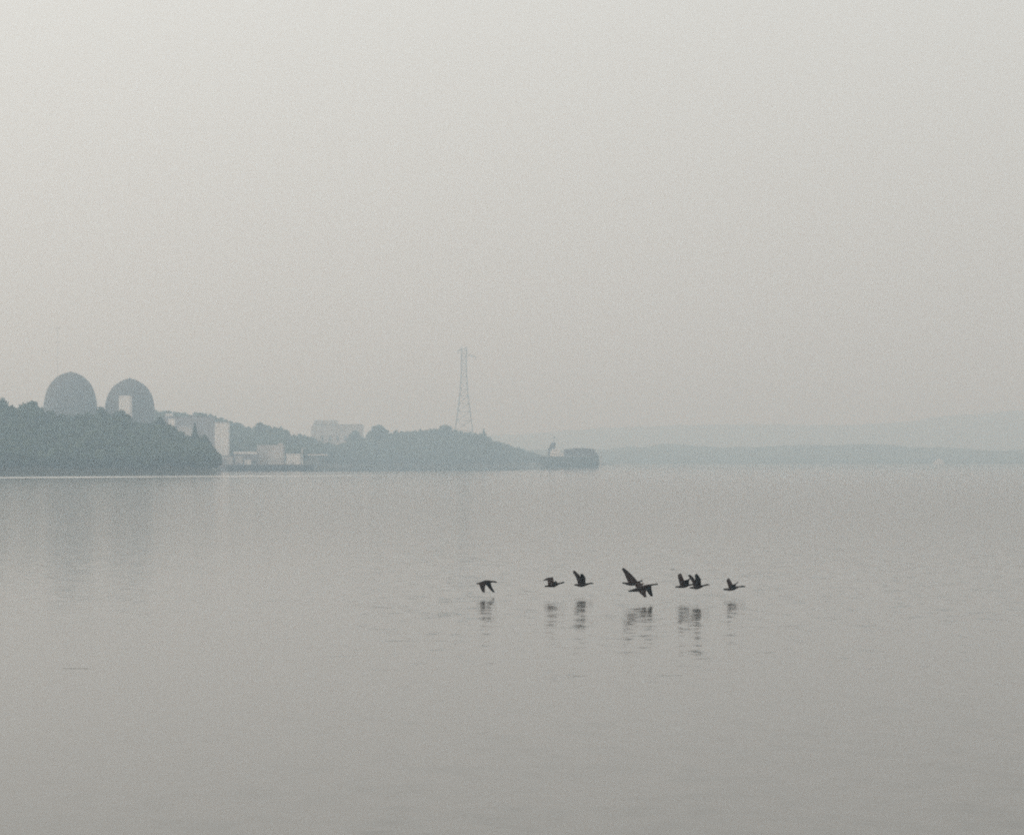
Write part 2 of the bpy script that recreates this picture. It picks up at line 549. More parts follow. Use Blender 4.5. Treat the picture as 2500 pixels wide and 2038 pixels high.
tree("broadleaf_tree", 6, 971, 1640, 9, 14, "dark tree at the left edge of the photo, rising above the headland woods", 1)
tree("broadleaf_tree", 76, 978, 1660, 11.5, 13, "low round-topped tree just left of the taller dome", 2)
tree("broadleaf_tree", 246, 992, 1680, 7.5, 14, "tree filling the gap between the two domes", 3)
tree("broadleaf_tree", 297, 1000, 1690, 9, 14, "tree whose top hides the foot of the white building before the right dome", 4)
tree("broadleaf_tree", 392, 1015, 1700, 8, 14, "round tree on the headland right of the second dome", 5)
tree("conifer_tree", 476, 1034, 1710, 5.0, 15, "narrow upright tree near the right end of the headland", 6, conifer=True)
tree("broadleaf_tree", 500, 1060, 1700, 6, 13, "last tall tree before the headland drops to the water", 7)
tree("broadleaf_tree", 866, 1050, 3020, 10.5, 14, "small round tree below the right end of the pale hilltop building", 8, leaf=1.3)
tree("broadleaf_tree", 925, 1036, 3050, 15.5, 17, "big round-topped tree right of the pale hilltop building", 9, leaf=1.4)
tree("broadleaf_tree", 1086, 1037, 3060, 17, 17, "broad tree under the left side of the lattice tower", 10, leaf=1.4)
tree("conifer_tree", 1181, 1047, 3060, 6.5, 14, "small pointed tree on the slope right of the lattice tower", 14, conifer=True, leaf=1.2)
tree("broadleaf_tree", 636, 1030, 2640, 9, 13, "small crest tree on the hill above the white block", 15, leaf=1.2)

# far hills -----------------------------------------------------------------------
def hills(name, label, pts, d0, d1, px0, px1, seed, rough, mat=M_HILL):
    rng = np.random.default_rng(seed)
    n = 360
    xs = np.linspace(px0, px1, n)
    def octave(k, amp):
        c = rng.normal(0, 1, k + 4)
        return amp * np.interp(np.linspace(0, k, n), np.arange(k + 4), c)
    jag = octave(70, rough * .7) + octave(160, rough * .8) + octave(350, rough * .5)
    rows = [(-12, -1.0), (0, 0.0), (2, 0.12), (40, 0.3), (110, 0.52), (200, 0.74), (300, 0.93), (380, 1.0), (520, 0.85), (900, 0.3)]
    sc = (d1 - d0) / 380.0
    vs, fs = [], []
    for j, (k, hf) in enumerate(rows):
        d = d0 + k * sc
        jj = octave(200, rough * 0.8)
        for i, px in enumerate(xs):
            ztop = ZAT(interp(pts, px), d1)
            z = ztop * hf + (jag[i] if j == 7 else jj[i] * 0.8) * (1 if 2 < j < 9 else 0)
            if j <= 1: z = -1.0 if j == 0 else 0.15
            vs.append((XAT(px, d), d, z))
    for j in range(len(rows) - 1):
        for i in range(n - 1):
            fs.append((j * n + i, j * n + i + 1, (j + 1) * n + i + 1, (j + 1) * n + i))
    return tag(mesh_obj(name, vs, fs, mat, smooth=True), label, None, None, "structure")
hills("hills", "low wooded far shore, blue grey in the haze", [(-600, 1096), (900, 1096), (1250, 1100), (1480, 1096), (1530, 1089), (1560, 1092), (1620, 1084), (1680, 1086), (1760, 1093), (1850, 1089),
      (1930, 1086), (2050, 1086), (2110, 1082), (2200, 1090), (2320, 1093), (2450, 1098), (2700, 1092), (3200, 1090)], 4900, 5250, -600, 3200, 21, 0.9)
hills("hills", "taller hills fading into the haze behind the far shore", [(-900, 1085), (700, 1070), (1000, 1062), (1250, 1060), (1350, 1054), (1480, 1044), (1600, 1040), (1750, 1037), (1900, 1037), (2050, 1037),
      (2150, 1034), (2230, 1026), (2300, 1016), (2380, 1008), (2500, 1003), (2700, 995), (3100, 1000)], 8200, 8900, -900, 3100, 22, 1.4)

# ---------------------------------------------------------------- domes
def dome(name, cx, ytop, prof_px, label, group):
    d = 2300.0
    k = PX * d
    c = P(cx, ytop, d)
    zbase = 20.0
    root = thing(name, (c.x, d, zbase), label, "dome", group)
    ztop = c.z - zbase
    pr = [(r * k, ztop - h * k) for h, r in prof_px]
    # smooth the measured outline
    hs = np.array([p[0] for p in prof_px], float); rs = np.array([p[1] for p in prof_px], float)
    tt = np.linspace(0, math.pi / 2, 26)
    hh = hs[-1] * (1 - np.cos(tt))
    rr = np.interp(np.sqrt(hh), np.sqrt(hs), rs)
    rr2 = rr.copy()
    for _ in range(2):
        rr2[4:-1] = (rr2[3:-2] + 2 * rr2[4:-1] + rr2[5:]) / 4
    prof = [(max(0.0, r) * k, ztop - h * k) for h, r in zip(hh, rr2)]
    prof[0] = (0.0, ztop)
    prof = prof[::-1]
    zspring = prof[0][1]
    bm = bmesh.new(); lathe(bm, prof)
    bm_obj("dome_roof", bm, M_CONC, root, smooth=True)
    R = prof[0][0]
    bm = bmesh.new(); lathe(bm, [(R - 0.05, -2), (R - 0.05, zspring - 0.02)])
    bm_obj("drum_wall", bm, M_CONC, root, smooth=True)
    bm = bmesh.new(); lathe(bm, [(R - .04, zspring - 0.5), (R + 0.22, zspring - 0.5), (R + 0.22, zspring - 0.1), (R - .04, zspring - 0.1)])
    bm_obj("ring_ledge", bm, M_CONC, root)
    bm = bmesh.new(); lathe(bm, [(1.4, ztop - 0.5), (1.4, ztop + 0.35), (1.1, ztop + 0.6), (0, ztop + 0.6)], 24)
    bm_obj("roof_vent", bm, M_CONC, root)
    return root
G = "twin domes behind the headland"
dome("reactor_dome", 172, 909.5, [(0, 0), (.5, 9.5), (3.4, 20), (12.5, 35), (30, 51), (51, 60), (74, 64.5), (86, 65.5)], "taller dark grey concrete dome, left one of the pair above the trees", G)
dome("reactor_dome", 317, 925, [(0, 0), (.5, 9), (2.6, 15), (6.3, 23), (22, 43.5), (42, 55), (62, 59.5), (76, 60.5)], "slightly smaller grey dome with a white building standing before it", G)

# ---------------------------------------------------------------- buildings
def block(name, px0, px1, ytop, d, depth, zbase, mat, label, group=None, roof=M_ROOF, extras=None, cat="building", slant=None):
    xa, xb = XAT(px0, d), XAT(px1, d)
    zt = ZAT(ytop, d)
    root = thing(name, ((xa + xb) / 2, d + depth / 2, zbase), label, cat, group)
    w, h = (xb - xa) / 2, zt - zbase
    bm = bmesh.new(); bx(bm, -w, w, -depth / 2, depth / 2, -1.5, h - 0.5)
    bm_obj("wall", bm, mat, root)
    bm = bmesh.new(); bx(bm, -w - .15, w + .15, -depth / 2 - .15, depth / 2 + .15, h - 0.5, h)
    rf = bm_obj("roof", bm, roof, root)
    if extras:
        extras(root, w, depth / 2, h)
    return root

def part_box(root, name, x0, x1, y0, y1, z0, z1, mat, bev=0.0):
    bm = bmesh.new(); bx(bm, x0, x1, y0, y1, z0, z1, bev)
    return bm_obj(name, bm, mat, root)

block("service_building", 290, 316.5, 966, 2262, 14, 22, M_WHITE, "small white flat-roofed building standing in front of the right dome", roof=M_WHITE,
      extras=lambda r, w, dd, h: part_box(r, "door", -1.2, 1.2, -dd - .05, -dd - .003, -1.4, 2.6, M_GREYCLAD))
def hall_x(r, w, dd, h):
    part_box(r, "roof_ventilator", -w * .80, -w * .55, -4, 4, h, h + 2.2, M_WHITE)
    part_box(r, "roof_ventilator", w * .2, w * .32, -4, 4, h, h + 1.2, M_GREYCLAD)
    part_box(r, "cladding_band", -w + .2, w - .2, -dd - .3, -dd - .003, h * .35, h * .42, M_CONC2)
block("turbine_hall", 385, 512, 1016, 2290, 40, 14, M_GREYCLAD, "long grey hall behind the headland trees, between the domes and the white tower block", extras=hall_x)
block("annex_building", 411, 424, 1022, 2260, 10, 15, M_WHITE, "small white block showing above the headland trees before the grey hall", roof=M_WHITE)
block("annex_building", 434, 466, 1040, 2255, 12, 13, M_CONC2, "low pale annex at the foot of the grey hall, left of the upright tree", roof=M_CONC2)
def tower_x(r, w, dd, h):
    part_box(r, "side_bay", -w - 5.0, -w - .003, -dd + 1, dd - 1, -1.5, h - 3.0, M_GREYCLAD)
    part_box(r, "plinth", -w - .4, w + .4, -dd - .4, -dd - .003, -1.5, 3.0, M_GREYCLAD)
block("tower_block", 524.5, 556, 1030, 2215, 14, 2.5, M_WHITE, "tall narrow white block standing at the end of the headland", roof=M_CONC2, extras=tower_x)
def low_x(r, w, dd, h):
    part_box(r, "fascia", -w - .2, w + .2, -dd - .45, -dd - .153, h - 1.9, h + .05, M_WHITE)
    for k in range(5):
        x = -w + (k + .5) * 2 * w / 5
        part_box(r, "window", x - 1.1, x + 1.1, -dd - .06, -dd - .003, 1.6, 3.6, M_GLASS)
block("low_building", 571, 627, 1102, 2225, 12, 2.0, M_GREYCLAD, "long low building with a white roof edge left of the big pale block", extras=low_x)
def big_x(r, w, dd, h):
    part_box(r, "stair_head", w - 3.2, w - .3, -dd + .5, -dd + 5, h, h + 1.3, M_CONC2)
    part_box(r, "loading_door", -w * .1, w * .35, -dd - .06, -dd - .003, -1.4, 3.6, M_GREYCLAD)
block("warehouse", 627.5, 690, 1086, 2232, 22, 2.0, M_CONC2, "wide pale concrete block above the dark wharf", roof=M_CONC2, extras=big_x)
block("white_shed", 699, 732.5, 1107.5, 2224, 9, 2.0, M_WHITE, "small bright white shed right of the wide pale block", roof=M_WHITE,
      extras=lambda r, w, dd, h: part_box(r, "shutter", -w * .5, w * .2, -dd - .06, -dd - .003, -1.4, 2.6, M_CONC2))
block("boiler_house", 540, 568, 1112, 2212, 8, 2.0, M_CONC2, "low grey structure below the tall narrow white block", roof=M_ROOF)
block("boat_shed", 574, 592, 1113, 2214, 6, 2.0, M_CONC2, "small pale shed before the long low building", roof=M_CONC2,
      extras=lambda r, w, dd, h: part_box(r, "door", -w * .4, w * .4, -dd - .05, -dd - .003, -1.4, 2.4, M_GREYCLAD))
block("pump_house", 597, 612, 1119, 2212, 5, 2.0, M_WHITE, "tiny whitish hut on the wharf left of the wide pale block", roof=M_ROOF)
block("loading_bay", 655, 692, 1116, 2222, 8, 2.0, M_CONC2, "low pale bay built against the front of the wide pale block", roof=M_WHITE)
block("store_building", 536, 551, 1119, 2200, 6, 1.5, M_GREYCLAD, "little grey store at the water's edge where the headland ends", roof=M_CONC2)
# pale building on the rise behind the point
def far_x(r, w, dd, h):
    k = PX * 3300
    part_box(r, "tall_wing", -w, -w + 54 * k, -dd - 1, dd, h + .003, h + 10 * k, M_CONC2)
    bm = bmesh.new()
    v = [bm.verts.new(p) for p in ((-w - 9 * k, -dd, -1.5), (-w - .02, -dd, -1.5), (-w - .02, -dd, h + 8 * k), (-w - 9 * k, -dd, h - 10 * k),
                                   (-w - 9 * k, dd, -1.5), (-w - .02, dd, -1.5), (-w - .02, dd, h + 8 * k), (-w - 9 * k, dd, h - 10 * k))]
    for f in ((0, 1, 2, 3), (7, 6, 5, 4), (0, 4, 5, 1), (1, 5, 6, 2), (2, 6, 7, 3), (3, 7, 4, 0)):
        bm.faces.new([v[i] for i in f])
    bm_obj("sloping_wing", bm, M_CONC2, r)
    for q in range(5):
        x = -w + (q + 1.0) * 2 * w / 6.2
        part_box(r, "window", x - 1.2, x + 1.2, -dd - 1.06, -dd - 1.003, h * .45, h * .62, M_CONC) if x < -w + 52 * k else part_box(r, "window", x - 1.2, x + 1.2, -dd - .06, -dd - .003, h * .45, h * .62, M_CONC)
block("hilltop_building", 768, 884.5, 1035.5, 3300, 26, 12, M_CONC2, "broad pale building with a raised left wing, standing behind the bank trees", roof=M_CONC2, extras=far_x)

# wharf
def wharf():
    d = 2188.0
    x0, x1 = XAT(552, d), XAT(764, d)
    root = thing("wharf", ((x0 + x1) / 2, d, 0), "long dark timber wharf along the water below the pale buildings", "wharf")
    w = (x1 - x0) / 2
    part_box(root, "deck", -w, w, -4, 6, 2.5, 3.0, M_DARK)
    part_box(root, "fender_beam", -w, w, -4.4, -4.003, 1.3, 1.9, M_DARK)
    for i in range(34):
        x = -w + (i + .5) * 2 * w / 34
        bm = bmesh.new(); tube(bm, (x, -3.6, -2.0), (x, -3.6, 2.49), .32, .28, 10)
        bm_obj("pile", bm, M_DARK, root)
    part_box(root, "retaining_wall", -w, w, 5.0, 5.9, -1.5, 2.49, M_DARK)
wharf()
def jetty_roof():
    d = 2420.0
    x0, x1 = XAT(751, d), XAT(799, d)
    root = thing("pier_shelter", ((x0 + x1) / 2, d, 0), "thin pale roofed walkway right of the white shed", "shelter")
    w = (x1 - x0) / 2
    zt = ZAT(1108.5, d)
    part_box(root, "roof", -w, w, -2, 2, zt - .9, zt, M_WHITE)
    part_box(root, "deck", -w, w, -2, 2, 1.6, 2.1, M_DARK)
    for i in range(6):
        x = -w + .5 + i * (2 * w - 1) / 5
        for y in (-1.7, 1.7):
            bm = bmesh.new(); tube(bm, (x, y, -1.5), (x, y, zt - .903), .14, .14, 8)
            bm_obj("post", bm, M_STEEL, root)
jetty_roof()
def pole(px, ytop, d, label, mat, r=.25):
    p = P(px, ytop, d)
    root = thing("lamp_pole", (p.x, d, 2.0), label, "pole", "lamp poles on the wharf")
    h = p.z - 2.0
    bm = bmesh.new(); tube(bm, (0, 0, -1), (0, 0, h), r, r * .7, 10); bm_obj("pole", bm, mat, root)
    bm = bmesh.new(); beam(bm, (0, 0, h - .2), (1.6, 0, h + .2), .25); bm_obj("arm", bm, mat, root)
    part_box(root, "lamp_head", 1.3, 2.3, -.3, .3, h, h + .28, mat)
pole(738, 1094, 2205, "thin white lamp pole beside the small bright white shed", M_WHITE, .35)
pole(743.5, 1098, 2205, "thin dark lamp pole just right of the white one", M_DARK, .35)
pole(601, 1092, 2205, "thin grey lamp pole before the long low building", M_STEEL, .2)

# ---------------------------------------------------------------- lattice tower
def lattice_tower():
    d = 3800.0
    k = PX * d
    zb = 14.0
    top = P(1132.5, 848, d)
    root = thing("transmission_tower", (top.x, d, zb), "tall faint steel lattice power tower above the trees of the point", "tower")
    def hz(y): return ZAT(y, d) - zb
    H = hz(852)
    def half(z):   # half width of the body
        y = HORIZON - (z + zb - CAM_H) / k
        return np.interp(y, [850, 905, 960, 1035, 1110], [5.5, 6.5, 9.5, 19, 30]) * k
    bm = bmesh.new()
    levels = [0, 14, 27, 39, 50, 60, 69, 77, 85, 92, 99, 105, 111, 116.5, H]
    for a, b in zip(levels[:-1], levels[1:]):
        wa, wb = half(a), half(b)
        ca = [Vector((sx * wa, sy * wa, a)) for sx, sy in ((-1, -1), (1, -1), (1, 1), (-1, 1))]
        cb = [Vector((sx * wb, sy * wb, b)) for sx, sy in ((-1, -1), (1, -1), (1, 1), (-1, 1))]
        for i in range(4):
            j = (i + 1) % 4
            beam(bm, ca[i], cb[i], 0.8)
            beam(bm, ca[i], cb[j], 0.36)
            beam(bm, ca[j], cb[i], 0.36)
            beam(bm, cb[i], cb[j], 0.36)
    bm_obj("lattice_body", bm, M_STEEL, root)
    def arm(y, xa, xb, name):
        z = hz(y)
        w = half(z)
        for s, xe in ((-1, xa), (1, xb)):
            bm = bmesh.new()
            tip = Vector((xe, 0, z))
            if abs(xe) <= w:
                bm.free(); continue
            for sy in (-1, 1):
                beam(bm, (s * w, sy * w * .7, z), tip, .5)
                beam(bm, (s * w, sy * w * .7, z + 3.0), tip, .5)
                for q in (0.3, 0.6):
                    p0 = Vector((s * w, sy * w * .7, z)).lerp(tip, q); p1 = Vector((s * w, sy * w * .7, z + 3)).lerp(tip, q)
                    beam(bm, p0, p1, .35)
            bm_obj(name, bm, M_STEEL, root)
        for xe in (xa, xb):
            if abs(xe) > w:
                bm = bmesh.new()
                for q in range(5):
                    tube(bm, (xe, 0, z - .3 - q * .8), (xe, 0, z - .8 - q * .8), .55, .3, 10)
                bm_obj("insulator", bm, M_STEEL, root)
    arm(856, -14.5 * k, 8 * k, "crossarm")
    arm(870, -7 * k, 28 * k, "crossarm")
    bm = bmesh.new()
    w = half(H)
    for sx in (-1, 1):
        beam(bm, (sx * w, 0, H), (sx * w * 1.2, 0, H + 3.2), .5)
        beam(bm, (sx * w * 1.2, 0, H + 3.2), (0, 0, H), .4)
    bm_obj("peak", bm, M_STEEL, root)
lattice_tower()

def met_mast():
    d = 2750.0
    top = P(141, 797, d)
    zb = 20.0
    root = thing("weather_mast", (top.x, d, zb), "very thin faint mast rising into the haze above the taller dome", "mast")
    h = top.z - zb
    bm = bmesh.new()
    for i in range(3):
        a = i * 2 * math.pi / 3
        beam(bm, (.35 * math.cos(a), .35 * math.sin(a), -2), (.35 * math.cos(a), .35 * math.sin(a), h), .035)
    z = 0
    while z < h - 2:
        for i in range(3):
            a, b = i * 2 * math.pi / 3, (i + 1) * 2 * math.pi / 3
            beam(bm, (.35 * math.cos(a), .35 * math.sin(a), z), (.35 * math.cos(b), .35 * math.sin(b), z + 2), .03)
        z += 2
    bm_obj("lattice", bm, M_STEEL, root)
    for zz in (h - 2, h - 14):
        bm = bmesh.new()
        beam(bm, (-1.6, 0, zz), (1.6, 0, zz), .12)
        for s in (-1, 1): tube(bm, (s * 1.6, 0, zz), (s * 1.6, 0, zz + .6), .22, .22, 8)
        bm_obj("sensor_arm", bm, M_STEEL, root)
met_mast()

# ---------------------------------------------------------------- ship
def ship():
    d = 2720.0
    k = PX * d
    x0 = XAT(1389, d)
    root = thing("moored_ship", (x0, d, 0), "grey green ship with a white deckhouse and long dark cargo cover, moored off the point", "ship")
    def X(px): return (px - 1389) * k
    def Z(py): return ZAT(py, d)
    # hull loft: stations along x with half beam and sheer
    st = [(1314.5, 1112, .3, 1124), (1319, 1113, 2.2, 1132), (1326, 1113.6, 3.6, 1137), (1340, 1114, 4.6, 1140), (1380, 1114.2, 5.0, 1140), (1430, 1113.8, 5.0, 1140), (1455, 1112.5, 4.7, 1140), (1462, 1111, 4.0, 1140)]
    bm = bmesh.new()
    rings = []
    for px, ys, b, yk in st:
        zs, zk = Z(ys), Z(yk)
        if yk >= 1140: zk = -1.2
        pts = [(-b, zs), (-b * .98, zs * .5 + zk * .5), (-b * .8, zk + (zs - zk) * .12), (0, zk), (b * .8, zk + (zs - zk) * .12), (b * .98, zs * .5 + zk * .5), (b, zs)]
        rings.append([bm.verts.new((X(px), y, z)) for y, z in pts])
    for a, b in zip(rings[:-1], rings[1:]):
        for i in range(6):
            bm.faces.new([a[i], a[i + 1], b[i + 1], b[i]])
        bm.faces.new([a[6], a[0], b[0], b[6]])
    bm.faces.new(rings[0]); bm.faces.new(rings[-1][::-1])
    bm_obj("hull", bm, M_HULL, root)
    dk = Z(1113)
    part_box(root, "rubbing_strake", X(1328), X(1458), -5.15, -5.003, dk - 1.2, dk - .9, M_HULLD)
    h1 = part_box(root, "deckhouse", X(1343), X(1368.9), -3.4, 3.4, dk - .3, Z(1103), M_WHITE, .15)
    for i in range(4):
        part_box(h1, "window", X(1347 + i * 5.6), X(1348.8 + i * 5.6), -3.46, -3.403, dk + 1.6, dk + 2.2, M_GLASS)
    wh = part_box(root, "wheelhouse", X(1347), X(1366), -2.6, 2.6, Z(1103) + .003, Z(1096.5), M_WHITE, .12)
    part_box(wh, "window", X(1350), X(1363), -2.66, -2.603, Z(1101), Z(1099.5), M_GLASS)
    part_box(root, "cabin", X(1369), X(1376.5), -3.2, 3.2, dk - .3, Z(1106), M_WHITE, .12)
    # raked dark funnel
    bm = bmesh.new()
    v = []
    for px, py, hw in ((1337, 1098.5, 0), (1354, 1098.5, 0), (1357, 1080, 0), (1346.5, 1080, 0)):
        for y in (-1.5, 1.5): v.append(bm.verts.new((X(px), y, Z(py))))
    for f in ((0, 2, 4, 6), (7, 5, 3, 1), (0, 1, 3, 2), (2, 3, 5, 4), (4, 5, 7, 6), (6, 7, 1, 0)):
        bm.faces.new([v[i] for i in f])
    bmesh.ops.bevel(bm, geom=list(bm.edges), offset=.35, segments=2, affect='EDGES')
    bm_obj("funnel", bm, M_HULLD, root)
    bm = bmesh.new(); tube(bm, (X(1341), 0, dk - .2), (X(1341), 0, Z(1098.8)), .9, .9, 12); bm_obj("vent_pipe", bm, M_HULLD, root)
    bm = bmesh.new(); tube(bm, (X(1353), 0, Z(1081)), (X(1353), 0, Z(1064)), .16, .1, 8)
    beam(bm, (X(1351), 0, Z(1070)), (X(1355), 0, Z(1070)), .2); bm_obj("mast", bm, M_STEEL, root)
    part_box(root, "radar", X(1351), X(1355.5), -.4, .4, Z(1069), Z(1065.5), M_HULLD, .1)
    # long cargo cover, slightly arched
    bm = bmesh.new()
    n = 14
    ra, rb, rc, rd = [], [], [], []
    for i in range(n + 1):
        t = i / n
        px = 1377 + t * 76
        zt = Z(1097 - 3.2 * math.sin(math.pi * t) - 0.5 * t)
        ra.append(bm.verts.new((X(px), -4.2, dk + .003))); rb.append(bm.verts.new((X(px), -4.0, zt)))
        rc.append(bm.verts.new((X(px), 4.0, zt))); rd.append(bm.verts.new((X(px), 4.2, dk + .003)))
    for i in range(n):
        for a, b in ((ra, rb), (rb, rc), (rc, rd), (rd, ra)):
            bm.faces.new([a[i], a[i + 1], b[i + 1], b[i]])
    bm.faces.new([ra[0], rb[0], rc[0], rd[0]]); bm.faces.new([rd[n], rc[n], rb[n], ra[n]])
    bm_obj("cargo_cover", bm, M_HULLD, root)
    part_box(root, "ramp_housing", X(1453) + .01, X(1459), -3, 3, dk - .4, Z(1105), M_HULLD)
    bm = bmesh.new()
    for px in range(1317, 1345, 5): beam(bm, (X(px), -2.0, dk - .1), (X(px), -2.0, dk + 1.1), .1)
    beam(bm, (X(1317), -2.0, dk + 1.1), (X(1342), -2.0, dk + 1.1), .1)
    bm_obj("railing", bm, M_STEEL, root)
ship()
def marker():
    d = 2885.0
    p = P(1467.5, 1104, d)
    root = thing("mooring_pile", (p.x, d, 0), "pale upright mooring pile in the water at the right end of the ship", "pile")
    bm = bmesh.new(); tube(bm, (0, 0, -2), (0, 0, p.z), .7, .6, 14); bm_obj("pile", bm, M_CONC2, root)
    bm = bmesh.new(); tube(bm, (0, 0, p.z), (0, 0, p.z + .5), .8, .15, 14); bm_obj("cap", bm, M_CONC2, root)
marker()

def cabin_boat():
    d = 4250.0
    k = PX * d
    x0 = XAT(2292, d)
    root = thing("cabin_boat", (x0, d, 0), "tiny pale boat by the hazy far shore at the right", "boat")
    bm = bmesh.new()
    st = [(-7.6, .5, 3.4), (-6, 1.6, 2.9), (-3, 2.2, 2.5), (2, 2.3, 2.3), (7.2, 2.0, 2.3)]
    rings = [[bm.verts.new(p) for p in ((x, -b, z), (x, -b * .8, -.4), (x, b * .8, -.4), (x, b, z))] for x, b, z in st]
    for a, b in zip(rings[:-1], rings[1:]):
        for i in range(4):
            j = (i + 1) % 4
            bm.faces.new([a[i], a[j], b[j], b[i]])
    bm.faces.new(rings[0]); bm.faces.new(rings[-1][::-1])
    bm_obj("hull", bm, M_WHITE, root)
    c = part_box(root, "cabin", -4.6, 5.2, -1.7, 1.7, 2.3, 5.2, M_WHITE, .3)
    part_box(c, "window", -3.8, 4.2, -1.76, -1.703, 3.4, 4.2, M_CONC)
    part_box(root, "flybridge", -2.2, 2.8, -1.4, 1.4, 5.203, 7.0, M_WHITE, .3)
cabin_boat()

# ---------------------------------------------------------------- dark ripple streaks, modelled as thin rods on the water
def streak(px0, px1, py, d, r, label, seed):
    rng = random.Random(seed)
    a, b = P(px0, py, d), P(px1, py, d)
    L = b.x - a.x
    n = 9
    vs, fs = [], []
    m = 8
    for i in range(n + 1):
        t = i / n
        rr = r * (0.35 + 0.65 * math.sin(math.pi * min(1, .12 + t * .8)))
        x = -L / 2 + L * t; y = rng.uniform(-.02, .02); z = rng.uniform(-.3, .35) * r
        for q in range(m):
            an = 2 * math.pi * q / m
            vs.append((x, y + rr * math.cos(an), z + rr * math.sin(an)))
    for i in range(n):
        for q in range(m):
            fs.append((i * m + q, i * m + (q + 1) % m, (i + 1) * m + (q + 1) % m, (i + 1) * m + q))
    fs.append(tuple(range(m))[::-1]); fs.append(tuple(n * m + q for q in range(m)))
    o = mesh_obj("ripple_streak", vs, fs, M_STREAK, smooth=True)
    o.location = ((a.x + b.x) / 2, d, 0.0)
    tag(o, label, "driftwood", "thin dark ripple streaks on the river")
def dwater(py): return CAM_H / math.tan((py - HORIZON) * PX)
streak(155, 219, 1630, dwater(1630), 0.008, "long thin dark ripple streak lying flat on the water at lower left", 1)
streak(1636, 1648, 1389, dwater(1389), 0.02, "short dark ripple streak on the water just above the pair of overlapping geese", 2)

# ---------------------------------------------------------------- geese
def goose(D, spine, wings, label, pale_wing=False):
    """spine: (px, py, radius px) tail to bill; wings: (side, [(lead px,py, trail px,py, seg length m), ...])"""
    k = PX * D
    cpx = spine[len(spine) // 2]
    org = P(cpx[0], cpx[1], D)
    bm = bmesh.new()
    n = 12
    # densify the spine
    xs = np.array([s[0] for s in spine], float); ys = np.array([s[1] for s in spine], float); rs = np.array([s[2] for s in spine], float)
    t = np.arange(len(xs)); tt = np.linspace(0, len(xs) - 1, 34)
    def cr(a):
        # Catmull-Rom through the given points
        out = []
        for u in tt:
            i = min(int(u), len(a) - 2); f = u - i
            p0, p1, p2, p3 = a[max(i - 1, 0)], a[i], a[i + 1], a[min(i + 2, len(a) - 1)]
            out.append(0.5 * (2 * p1 + (p2 - p0) * f + (2 * p0 - 5 * p1 + 4 * p2 - p3) * f * f + (3 * p1 - p0 - 3 * p2 + p3) * f ** 3))
        return np.array(out)
    X, Y, R = cr(xs), cr(ys), np.maximum(cr(rs) * 1.08 + 0.22, .6)
    pts = [P(x, y, D) - org for x, y in zip(X, Y)]
    rings = []
    for i, p in enumerate(pts):
        tg = (pts[min(i + 1, len(pts) - 1)] - pts[max(i - 1, 0)]).normalized()
        side = Vector((0, 1, 0)); up = tg.cross(side).normalized()
        f = i / (len(pts) - 1)
        wide = 1.05 if f > .2 else 1.05 + (0.2 - f) * 7.0      # flat fanned tail
        r = R[i] * k
        rings.append([bm.verts.new(p + side * r * wide * math.cos(2 * math.pi * q / n) + up * r * math.sin(2 * math.pi * q / n)) for q in range(n)])
    for a, b in zip(rings[:-1], rings[1:]):
        for q in range(n):
            w = (q + 1) % n
            bm.faces.new([a[q], a[w], b[w], b[q]])
    bm.faces.new(rings[0][::-1]); bm.faces.new(rings[-1])
    # wings: closed thin lofts, thick leading edge, spread primaries at the tip
    for side, secs in wings:
        dyv = side * 0.03
        sec_pts = []
        for i, s in enumerate(secs):
            if i > 0:
                pr = secs[i - 1]
                ax = ((s[0] + s[2]) - (pr[0] + pr[2])) / 2 * k; az = ((s[1] + s[3]) - (pr[1] + pr[3])) / 2 * k
                proj = math.hypot(ax, az)
                L = s[4]
                dyv += side * math.sqrt(max(L * L - proj * proj, (0.2 * L) ** 2))
            sec_pts.append((P(s[0], s[1], D + dyv) - org, P(s[2], s[3], D + dyv) - org))
        # refine between stations
        fine = []
        for i in range(len(sec_pts) - 1):
            for q in range(4):
                f = q / 4
                fine.append((sec_pts[i][0].lerp(sec_pts[i + 1][0], f), sec_pts[i][1].lerp(sec_pts[i + 1][1], f), (i + f) / (len(sec_pts) - 1)))
        fine.append((sec_pts[-1][0], sec_pts[-1][1], 1.0))
        rg = []
        for j, (a, b, f) in enumerate(fine):
            nxt = fine[min(j + 1, len(fine) - 1)]; prv = fine[max(j - 1, 0)]
            span = ((nxt[0] + nxt[1]) - (prv[0] + prv[1])).normalized()
            ch = b - a
            nn = ch.cross(span)
            nn = nn.normalized() if nn.length > 1e-9 else Vector((0, 0, 1))
            th = 0.021 * (1 - 0.35 * f)
            ring = []
            # scalloped trailing edge of separate flight feathers
            b2 = b + ch * (0.05 if j % 2 else -0.03)
            for fr, h in ((0, .35), (.18, 1.0), (.5, .85), (1.0, .42)):
                ring.append(a.lerp(b2, fr) + nn * th * h)
            for fr, h in ((1.0, .42), (.5, .6), (.18, .7), (0, .35)):
                ring.append(a.lerp(b2, fr) - nn * th * h)
            rg.append([bm.verts.new(v) for v in ring])
        for a, b in zip(rg[:-1], rg[1:]):
            m = len(a)
            for q in range(m):
                w = (q + 1) % m
                bm.faces.new([a[q], a[w], b[w], b[q]])
        bm.faces.new(rg[0][::-1]); bm.faces.new(rg[-1])
    bmesh.ops.recalc_face_normals(bm, faces=bm.faces)
    tmp = bpy.data.meshes.new("tmp_goose"); bm.to_mesh(tmp); bm.free()
    o = bpy.data.objects.new("goose", tmp)
    C.objects.link(o)
    md = o.modifiers.new("join", 'REMESH'); md.mode = 'VOXEL'; md.voxel_size = 0.0095; md.use_smooth_shade = True
    dg = bpy.context.evaluated_depsgraph_get()
    me = bpy.data.meshes.new_from_object(o.evaluated_get(dg))
    o.modifiers.clear()
    o.data = me
    bpy.data.meshes.remove(tmp)
    me.name = "goose"
